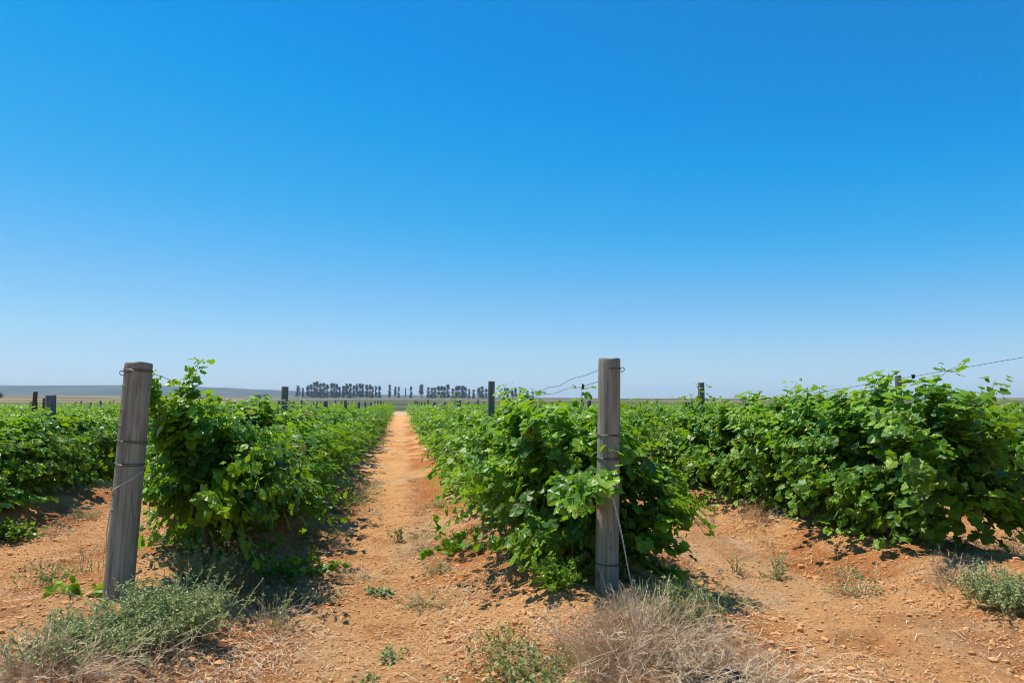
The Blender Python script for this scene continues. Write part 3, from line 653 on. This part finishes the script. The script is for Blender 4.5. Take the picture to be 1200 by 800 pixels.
# ------------------------------------------------------------------ shrubs, tussocks and weeds
def stems(rng, n, h, spread, rad, droop=.3, seg=5, foot=.06, curl=.12, up=.6, hvar=.45):
    out = []
    for i in range(n):
        a = rng.uniform(0, 2 * PI); f = abs(rng.normal(0, foot))
        p = np.array([f * math.cos(a), f * math.sin(a), -.01])
        a2 = a + rng.normal(0, .6); tl = rng.uniform(0, 1) ** .8 * spread
        d = np.array([math.cos(a2) * tl, math.sin(a2) * tl, up]); d = nrm(d)
        L = h * rng.uniform(1 - hvar, 1.12); pts = [p.copy()]
        for j in range(seg):
            d = nrm(d + rng.normal(0, curl, 3) + np.array([0, 0, -droop * (j / seg)])); p = p + d * L / seg; pts.append(p.copy())
        out.append(np.array(pts))
    return out
def shrub(name, label, cat, pos, seed, n, h, spread, rad, mat_stem, leaf=None, lsize=.015, lden=10, droop=.3, foot=.06, curl=.12, up=.6, group=None, scale=(1, 1, 1), twigs=0, lod=2, tint=(.5, .18), width=1.0):
    rng = np.random.default_rng(seed)
    t = thing(name, label, cat, pos, rng.uniform(0, 6), group); t.scale = scale
    st = stems(rng, n, h, spread, rad, droop, 5, foot, curl, up); b = MB()
    allp = list(st)
    for s in st:
        b.tube(s, np.linspace(rad, rad * .45, len(s)), 3, float(np.clip(rng.normal(.5, .25), 0, 1)))
        for _ in range(twigs):
            j = rng.integers(1, len(s) - 1); d = nrm(nrm(s[j + 1] - s[j]) + rng.normal(0, .7, 3)); L = h * rng.uniform(.12, .32)
            q = np.array([s[j], s[j] + d * L * .5, s[j] + d * L + rng.normal(0, .01, 3)]); allp.append(q)
            b.tube(q, np.linspace(rad * .6, rad * .35, 3), 3, float(np.clip(rng.normal(.55, .25), 0, 1)))
    b.build('stems', mat_stem, t)
    if leaf:
        P, Nn, T, Sz, Ti = [], [], [], [], []
        for s in allp:
            for _ in range(max(1, int(lden * (1 if len(s) > 3 else .5)))):
                u = rng.uniform(.18, 1) * (len(s) - 1); j = min(int(u), len(s) - 2); p = s[j] + (s[j + 1] - s[j]) * (u - j)
                d = nrm(s[j + 1] - s[j]); o = rng.normal(0, 1, 3)
                P.append(p); T.append(d * .8 + o * .6); Nn.append(np.array([0, 0, .8]) + rng.normal(0, .6, 3)); Sz.append(lsize * rng.uniform(.6, 1.3)); Ti.append(np.clip(rng.normal(*tint), .03, .97))
        lb = MB(); leaves_to(lb, rng, np.array(P), np.array(Nn), np.array(T), np.array(Sz), np.array(Ti), lod, width); lb.build('leaves', leaf, t)
    return t
gS = 'grey-green shrubs at the row ends'; gD = 'dry shrubs and tussocks at the row ends'; gW = 'small weeds on the sandy soil'
sage = dict(mat_stem=M_SAGE, leaf=M_SAGE, lsize=.017, lden=24, width=.42, tint=(.68, .18), curl=.09, up=.95, droop=.15, twigs=2)
shrub('grey_green_shrub', 'feathery grey-green shrub spreading right of the foot of the leaning post', 'shrub', place(205, 740), 1, 230, .29, .85, .0022, foot=.11, **sage, group=gS, scale=(1.25, 1.0, 1))
shrub('grey_green_shrub', 'low grey-green shrub in front of the leaning post, its left half', 'shrub', place(98, 758), 2, 200, .19, .9, .0022, foot=.14, **sage, group=gS, scale=(1.25, 1, 1))
shrub('grey_green_shrub', 'small grey-green shrub between the leaning post and the brown dry shrub', 'shrub', place(152, 756), 3, 110, .14, .8, .0022, foot=.10, **sage, group=gS)
shrub('grey_green_shrub', 'rounded pale grey-green shrub under the vines at the right edge', 'shrub', place(1168, 690), 4, 110, .22, .8, .002, foot=.09, **sage, group=gS)
shrub('grey_green_shrub', 'olive-brown small shrub cut off by the right edge', 'shrub', place(1200, 708), 5, 80, .20, .7, .002, foot=.07, **sage, group=gS)
shrub('dry_shrub', 'grey-brown dead shrub in the bottom left corner', 'dry shrub', place(62, 792), 6, 260, .25, 1.1, .0017, M_DRYTWIG, foot=.16, twigs=5, curl=.25, up=.55, group=gD, scale=(1.25, 1, 1))
shrub('dry_shrub', 'brown dry shrub tangled at the foot of the upright post', 'dry shrub', place(733, 752), 7, 300, .33, .95, .0019, M_DRYTWIG, foot=.15, twigs=5, curl=.25, up=.6, group=gD, scale=(1.2, 1, 1))
shrub('dry_tussock', 'wide pale straw tussock lying at the bottom edge right of the post', 'dry grass', place(805, 797), 8, 560, .28, 1.3, .0018, M_STRAW, foot=.22, twigs=2, curl=.25, up=.45, droop=.5, group=gD, scale=(1.35, 1, .9))
shrub('dry_tussock', 'straw tussock mixed with brown stems between the post foot and bottom edge', 'dry grass', place(775, 760), 9, 360, .33, 1.0, .0018, M_STRAW, foot=.18, twigs=2, curl=.22, up=.5, group=gD)
shrub('dry_tussock', 'sparse straw tussock at the right end of the dry patch below the post', 'dry grass', place(868, 788), 10, 220, .22, 1.2, .0017, M_STRAW, foot=.14, twigs=1, curl=.22, up=.45, group=gD)
shrub('dry_tussock', 'upright pale straw stalks standing against the foot of the upright post', 'dry grass', place(748, 726), 33, 130, .25, .7, .0019, M_STRAW, foot=.12, twigs=3, curl=.16, up=.8, group=gD)
shrub('green_grass_tuft', 'olive-green grassy tuft growing in the dry grass right of the post', 'grass tuft', place(795, 728), 11, 170, .24, .8, .0016, M_WEED, M_WEED, .022, 5, foot=.11, curl=.12, up=.7, group=gD)
shrub('dry_tussock', 'dry grey-brown tuft under the vine near the right edge', 'dry grass', place(1120, 672), 12, 140, .22, .9, .0016, M_DRYTWIG, foot=.12, twigs=3, curl=.2, group=gD, scale=(1.3, 1, 1))
shrub('dry_shrub', 'reddish-brown dead shrub in vine shade at the right edge', 'dry shrub', place(1182, 655), 13, 180, .26, .9, .0017, M_DRYTWIG, foot=.13, twigs=4, curl=.22, group=gD, scale=(1.3, 1, 1))
shrub('dry_tussock', 'fine straw tuft on the left verge of the path', 'dry grass', place(318, 735), 14, 80, .22, .6, .0014, M_STRAW, M_WEED, .014, 2, foot=.10, curl=.10, up=.8, group=gD)
shrub('dry_tussock', 'brown dead grass heap under the far end of the right gap', 'dry grass', place(895, 604), 15, 200, .2, 1.1, .0022, M_DRYTWIG, foot=.15, twigs=2, curl=.25, group=gD, scale=(2.2, 1, 1))
shrub('yellow_green_tuft', 'yellow-green grass tuft at the bottom edge left of the dry grass', 'grass tuft', place(628, 796), 16, 190, .19, .9, .0016, M_WEED, M_WEED, .020, 6, foot=.16, curl=.14, up=.6, group=gW, tint=(.75, .15))
shrub('yellow_green_tuft', 'thin yellow-green tuft beside the rut left of the upright post', 'grass tuft', place(598, 762), 17, 70, .17, .8, .0014, M_WEED, M_WEED, .018, 4, foot=.08, curl=.14, group=gW, tint=(.75, .15))
shrub('leafy_weed', 'small bright green leafy weed at the foot of the vine left of the post', 'weed', place(652, 698), 18, 34, .24, .7, .0022, M_WEED, M_LEAF, .032, 12, foot=.05, curl=.12, group=gW, tint=(.5, .15))
shrub('rosette_weed', 'flat grey-green rosette weed in the middle of the path', 'weed', place(446, 695), 19, 34, .10, 2.2, .002, M_SAGE, M_SAGE, .026, 9, foot=.02, curl=.15, up=.35, group=gW)
shrub('rosette_weed', 'small grey weed low in the path near the bottom', 'weed', place(458, 772), 20, 24, .09, 1.2, .0018, M_SAGE, M_SAGE, .018, 7, foot=.03, curl=.15, up=.5, group=gW)
shrub('rosette_weed', 'tiny weed at the bottom edge of the path', 'weed', place(432, 799), 21, 24, .06, 1.6, .0018, M_SAGE, M_SAGE, .018, 7, foot=.03, curl=.15, up=.4, group=gW)
shrub('thin_weed', 'upright pale weed standing far up the path', 'weed', place(470, 634), 22, 14, .16, .35, .003, M_WEED, M_WEED, .028, 4, foot=.05, curl=.1, up=.9, group=gW, tint=(.8, .1))
shrub('thin_weed', 'tall sparse weed alone between the right two rows', 'weed', place(912, 678), 23, 20, .30, .75, .0022, M_WEED, M_SAGE, .017, 14, foot=.03, curl=.12, up=.75, group=gW)
shrub('thin_weed', 'sparse weed in the sun right of the front vine', 'weed', place(862, 668), 24, 10, .16, .5, .002, M_WEED, M_SAGE, .014, 7, foot=.02, curl=.1, up=.9, group=gW)
shrub('tall_thin_weed', 'patch of tall thin weed stalks left of the leaning post', 'weed', place(62, 682), 25, 60, .16, .7, .0016, M_WEED, M_WEED, .018, 7, foot=.16, curl=.12, group=gW, tint=(.65, .15))
shrub('tall_thin_weed', 'lone thin weed stalks close left of the leaning post', 'weed', place(112, 672), 26, 16, .30, .3, .0018, M_WEED, M_WEED, .014, 6, foot=.09, curl=.1, up=.9, group=gW, tint=(.7, .15))
shrub('leafy_weed', 'broad-leaved vine sucker on the ground left of the leaning post', 'weed', place(97, 692), 27, 12, .15, 1.2, .0025, M_WEED, M_LEAF, .055, 5, foot=.06, curl=.2, up=.3, group=gW, tint=(.7, .1), lod=1)
shrub('leafy_weed', 'low leafy green weed beside the path at the vine skirt right', 'weed', place(548, 640), 28, 26, .26, 2.0, .0025, M_WEED, M_LEAF, .050, 10, foot=.18, curl=.2, up=.3, group=gW, tint=(.62, .12), lod=1)
shrub('leafy_weed', 'creeping leafy weed under the first vine, left verge of the path', 'weed', place(318, 668), 29, 40, .30, 1.6, .0025, M_WEED, M_LEAF, .045, 12, foot=.2, curl=.2, up=.3, group=gW, tint=(.5, .14), lod=1)
shrub('grass_clump', 'pale yellow-green grass clump at the edge of the left vines by the path', 'grass tuft', place(408, 592), 30, 120, .34, .7, .002, M_WEED, M_WEED, .02, 5, foot=.18, curl=.15, group=gW, tint=(.75, .15))
shrub('grass_clump', 'dull green grass clump at the left edge under the vines', 'grass tuft', place(8, 632), 31, 90, .22, .8, .003, M_WEED, M_LEAF, .04, 8, foot=.12, curl=.15, group=gW)
shrub('leafy_weed', 'grey-green weed in the shade right of the leaning post', 'weed', place(232, 680), 32, 60, .30, .6, .002, M_SAGE, M_SAGE, .02, 12, foot=.14, curl=.12, up=.8, group=gW)

# small dry tufts strung along the verges of the rows
for k, sd_, lab in [(-1, 1, 'small straw-coloured tuft on the left verge of the sandy path'), (0, -1, 'small straw-coloured tuft on the right verge of the sandy path'),
                    (1, -1, 'small straw-coloured tuft along the foot of the tall right row'), (0, 1, 'small dry tuft in the shade right of the centre row'), (-2, 1, 'small dry tuft along the foot of the vines at the left')]:
    for q in range(9):
        t_ = .3 + q * .95 + rnd.uniform(-.3, .3); p = row_pt(k, t_) + V2 * sd_ * rnd.uniform(.72, 1.12) + V2 * (.25 if k == -1 else 0)
        if p[1] < 3.5 or abs(p[0] / p[1]) > .68: continue
        mt = rnd.choice([M_STRAW, M_STRAW, M_DRYTWIG])
        shrub('dry_tussock', lab, 'dry grass', (p[0], p[1], g1(*p)), 800 + q + 20 * (k + 3) + sd_, rnd.randint(45, 90), rnd.uniform(.10, .19), 1.3, .0017, mt, M_WEED if rnd.random() < .5 else None, .016, 2, foot=.06, twigs=1, curl=.24, up=.5, group='dry tufts along the row verges', tint=(.7, .15), scale=(1.3, 1, 1))
# crumpled black sheeting half buried in the dry grass at the bottom edge
def black_sheet():
    p = place(838, 799); t = thing('plastic_sheet', 'torn piece of crumpled black sheeting in the dry grass at the bottom edge', 'plastic scrap', p)
    rng = np.random.default_rng(4)
    for q, (ox, oy, sz) in enumerate([(-.09, .0, .09), (.05, .02, .13)]):
        n = 14; g = np.linspace(-1, 1, n); X, Y = np.meshgrid(g, g); b = MB()
        Z = .5 * (vnoise(X * 2.4 + 9 * q, Y * 2.4, 80) + .5 * vnoise(X * 6, Y * 6 + 4 * q, 81)) - .25 - .35 * (X ** 2 + Y ** 2) + .3
        rad = 1 + .35 * (vnoise(np.arctan2(Y, X) * 2, X * 0 + q, 82) - .5)
        v = np.stack([X * sz * rad + ox, Y * sz * .6 * rad + oy, Z * sz * .9 + .03], -1).reshape(-1, 3)
        i = (np.arange(n - 1)[:, None] * n + np.arange(n - 1)[None]).ravel()
        b.add_arr(v, np.stack([i, i + 1, i + n + 1, i + n], -1), .5)
        o = b.build('torn_piece', M_BLACK, t); sm = o.modifiers.new('thick', 'SOLIDIFY'); sm.thickness = .002
black_sheet()

# ------------------------------------------------------------------ straw litter and soil clods (uncountable)
def straw():
    rng = np.random.default_rng(9); b = MB(); N = 0
    n = 200000
    x = rng.uniform(-5.5, 6, n); y = 3.3 + 9 * rng.random(n) ** 1.5
    s = (x * V2[0] + y * V2[1] - S_R) / ROW_D; ds = np.abs(s - np.round(s)) * ROW_D
    dens = .10 + .6 * np.exp(-((ds - .95) / .32) ** 2) * (.2 + .8 * smooth(.35, .65, vnoise(x * 1.6, y * 1.6, 90))) + .45 * smooth(.58, .8, vnoise(x * .9, y * .9, 91))
    for qx, qy, qa, rx, ry in [(560, 690, 1.6, .25, .35), (640, 745, 1.2, .3, .3), (520, 615, 1.2, .25, .5), (330, 640, 1.0, .3, .4), (215, 790, 1.2, .3, .3), (1150, 650, 1.0, .5, .25), (1010, 665, .8, .5, .25)]:
        q = place(qx, qy); dens = dens + qa * np.exp(-(((x - q[0]) / rx) ** 2 + ((y - q[1]) / ry) ** 2))
    dens = dens + 2.2 * np.exp(-(((x - place(300, 760)[0]) / .35) ** 2 + ((y - place(300, 760)[1]) / .5) ** 2)) + .8 * np.exp(-(((x - place(860, 790)[0]) / .4) ** 2 + ((y - place(860, 790)[1]) / .3) ** 2))
    keep = rng.random(n) < dens * .42; x, y = x[keep], y[keep]; n = len(x)
    z = ground_h(x, y); L = rng.uniform(.012, .055, n) * rng.choice([1, 1, 1, 1, 2.2], n); a = rng.uniform(0, PI, n)
    w = rng.uniform(.0008, .0019, n); lift = rng.uniform(0, .018, n); tilt = rng.normal(0, .12, n); bend = rng.normal(0, .12, n)
    dirx, diry = np.cos(a), np.sin(a)
    P = []
    for u in (-.5, 0, .5):
        ox = dirx * L * u - diry * L * bend * (abs(u) * 2); oy = diry * L * u + dirx * L * bend * (abs(u) * 2)
        zz = np.maximum(ground_h(x + ox, y + oy), z - .01) + .003 + lift + tilt * L * u * .6 + (.006 if u == 0 else 0)
        for sgn in (-1, 1): P.append(np.stack([x + ox - sgn * diry * w, y + oy + sgn * dirx * w, zz], -1))
    V = np.stack(P, 1).reshape(-1, 3); i = np.arange(n)[:, None, None] * 6
    F = (i + np.array([(0, 1, 3, 2), (2, 3, 5, 4)])[None]).reshape(-1, 4)
    b.add_arr(V, F, np.repeat(np.clip(rng.normal(.55, .22, n), 0, 1), 6))
    tag(b.build('straw_litter', M_STRAW), 'dry straw and cut stems littering the sandy soil', 'straw', kind='stuff')
straw()
def clods():
    M_CLOD = plain_mat('soil_clod', [(0, (0.40, 0.175, 0.065)), (.5, (0.60, 0.31, 0.125)), (1, (0.66, 0.39, 0.19))], .95, 30)
    rng = np.random.default_rng(19); n = 420000
    x = rng.uniform(-5, 5.5, n); y = 3.3 + 6.5 * rng.random(n) ** 1.4
    s = (x * V2[0] + y * V2[1] - S_R) / ROW_D; ds = np.abs(s - np.round(s)) * ROW_D
    dens = .34 + .5 * np.exp(-((ds - .8) / .25) ** 2) * smooth(.4, .7, vnoise(x * 1.9, y * 1.9, 93)) + .35 * smooth(.5, .75, vnoise(x * 2.2, y * 2.2, 94))
    k = rng.random(n) < dens * .55; x, y, ds = x[k], y[k], ds[k]; n = len(x)
    sz = .003 + .009 * rng.random(n) ** 5 + .022 * (rng.random(n) ** 60) * (ds < 1.2)
    ico = np.array([(0, 0, 1), (.89, 0, .45), (.28, .85, .45), (-.72, .53, .45), (-.72, -.53, .45), (.28, -.85, .45), (.72, .53, -.45), (-.28, .85, -.45), (-.89, 0, -.45), (-.28, -.85, -.45), (.72, -.53, -.45), (0, 0, -1)])
    F = np.array([(0, 1, 2), (0, 2, 3), (0, 3, 4), (0, 4, 5), (0, 5, 1), (1, 6, 2), (2, 7, 3), (3, 8, 4), (4, 9, 5), (5, 10, 1), (6, 7, 2), (7, 8, 3), (8, 9, 4), (9, 10, 5), (10, 6, 1)])
    V = ico[None] * rng.uniform(.6, 1.35, (n, 12, 1)) * sz[:, None, None] * rng.uniform(.7, 1.3, (n, 1, 3)) * [1, 1, .75]
    z = ground_h(x, y); V = V + np.stack([x, y, z + sz * .25], -1)[:, None]
    b = MB(); b.add_arr(V.reshape(-1, 3), (F[None] + (np.arange(n) * 12)[:, None, None]).reshape(-1, 3), np.repeat(np.clip(rng.normal(.5, .16, n), 0, 1), 12))
    tag(b.build('soil_clods', M_CLOD), 'small crumbs and clods of red sandy soil', 'soil clods', kind='stuff')
clods()

# ------------------------------------------------------------------ distant pines
def pine_meshes(seed, slim=1.0, bare=.25):
    rng = np.random.default_rng(seed); tb = MB(); H = 20.0
    tb.tube([(0, 0, -1), (rng.normal(0, .1), 0, 6), (rng.normal(0, .2), 0, 12), (0, 0, 18.5)], [.42, .34, .24, .08], 7)
    P, Nn, T, Sz, Ti = [], [], [], [], []
    lb = MB()
    nb = 46
    for i in range(nb):
        u = rng.uniform(bare, .98); zz = u * H
        prof = slim * (.7 + 2.2 * (1 - (u - bare) / (1 - bare)) ** .75) * rng.uniform(.45, 1.25)
        a = rng.uniform(0, 2 * PI); e = np.array([math.cos(a) * prof, math.sin(a) * prof, zz + prof * rng.uniform(.0, .4)])
        tb.tube([(0, 0, zz), e * [.5, .5, 1] - [0, 0, .1], e], [.09, .06, .03], 3)
        ctr = e * [.78, .78, 1]; m = 26
        q = ctr + rng.normal(0, 1, (m, 3)) * [.75, .75, .5]
        P.append(q); Nn.append(rng.normal(0, 1, (m, 3)) + [0, 0, .8]); T.append(rng.normal(0, 1, (m, 3))); Sz.append(rng.uniform(.5, 1.1, m)); Ti.append(np.clip(rng.normal(.5, .2, m), .03, .97))
    leaves_to(lb, rng, np.concatenate(P), np.concatenate(Nn), np.concatenate(T), np.concatenate(Sz), np.concatenate(Ti), 2)
    return tb.mesh('trunk', M_PBARK), lb.mesh('crown', M_PINE)
PINES = [pine_meshes(700 + i, s, b) for i, (s, b) in enumerate([(1.1, .07), (.95, .10), (1.3, .06), (.9, .15), (.5, .3), (1.1, .28)])]
def pine(px, top, base, var, label, depth=None, sc_x=1.0):
    d = depth or (1350 + rnd.uniform(-40, 40)); x = (px - 600) / FPX * d
    z = float(ground_base(np.array([x]), np.array([d]))[0]) - .3
    h = EYE + (471.3 + rnd.uniform(-2.2, 1.0) - top) / FPX * d - z
    t = thing('pine_tree', label, 'pine tree', (x, d, z), rnd.uniform(0, 6), 'pine trees on the far horizon')
    s = h / 20.; t.scale = (s * sc_x, s * sc_x, s)
    tm, cm = PINES[var]; link('trunk', tm, t); link('crown', cm, t)
lc = 'one of the blue-grey pines packed in the far clump left of the path'
for px, top in [(350, 454.5), (355.5, 453.5), (361, 451.5), (365, 453), (369, 450.5), (372, 449.5), (376, 451), (380, 451), (384, 453), (389, 450.5), (392, 450), (395, 452), (398, 453), (403, 452), (407, 450), (411, 451), (415, 452), (418, 451), (422, 450.5), (425, 449.5), (430, 451), (434, 453), (437, 452.5), (441, 451.5), (445, 452)]:
    pine(px, top, 467, rnd.choice([0, 1, 2, 0, 1, 3]), lc, sc_x=rnd.uniform(.8, 1.2))
for px, top, var, sx, lab in [(457, 452, 3, .8, 'lone narrow pine just left of the path end, first right of the left clump'), (463.5, 454.5, 4, 1.0, 'left of the two close thin pines above the path end'), (467.5, 455, 1, .8, 'right of the two close thin pines above the path end'),
                          (475.5, 454, 4, .6, 'very thin bare pine alone straight above the path end'), (482, 454.5, 1, .9, 'small pointed pine between the thin bare pine and the broad one'), (494, 451.5, 5, 1.1, 'tall open-crowned pine standing left of the right-hand clumps')]:
    pine(px, top, 467, var, lab, sc_x=sx)
lr = 'one of the blue-grey pines in the far clumps right of the path end'
for px, top in [(502, 455), (506.5, 454), (510, 453.5), (514, 454), (518, 453.5), (521, 455), (525, 453), (531, 455), (535, 454), (538, 454), (542, 454.5), (545, 455), (550, 456), (555, 456), (561, 454.5), (565, 454), (570, 455), (575, 455), (586, 458), (592, 457), (595, 456), (600, 457), (604, 456.5), (610, 458), (618, 460), (624, 460)]:
    pine(px, top, 467, rnd.choice([0, 2, 0, 1]), lr, sc_x=rnd.uniform(1.0, 1.5))
def bush_mesh(seed):
    rng = np.random.default_rng(seed); n = 420; lb = MB(); d = nrm(rng.normal(0, 1, (n, 3))); r = rng.uniform(.6, 1, (n, 1)) * (.75 + .4 * rng.random((n, 1)))
    q = d * r * [1.25, 1.25, .9] + [0, 0, .9]
    leaves_to(lb, rng, q, d + rng.normal(0, .5, (n, 3)), rng.normal(0, 1, (n, 3)), rng.uniform(.14, .3, n), np.clip(rng.normal(.5, .2, n), 0, 1), 2)
    tb = MB(); tb.tube([(0, 0, -.1), (.02, 0, .5), (0, .02, 1.0)], [.09, .07, .04], 6)
    return tb.mesh('trunk', M_PBARK), lb.mesh('crown', M_PINE)
BUSH = bush_mesh(3)
for px, base, wpx, d, lab in [(-1, 469, 6, 520, 'dark round tree on the tan field at the left edge'), (303, 467, 5, 560, 'small dark round tree on the tan field behind the leaning post vines'), (312, 462, 4, 1500, 'tiny far tree standing on the rise left of the pine clump')]:
    x = (px - 600) / FPX * d; z = float(ground_base(np.array([x]), np.array([d]))[0])
    t = thing('field_tree', lab, 'tree', (x, d, z - .3)); s = wpx / FPX * d; t.scale = (s * .8, s * .8, s * .8)
    link('trunk', BUSH[0], t); link('crown', BUSH[1], t)
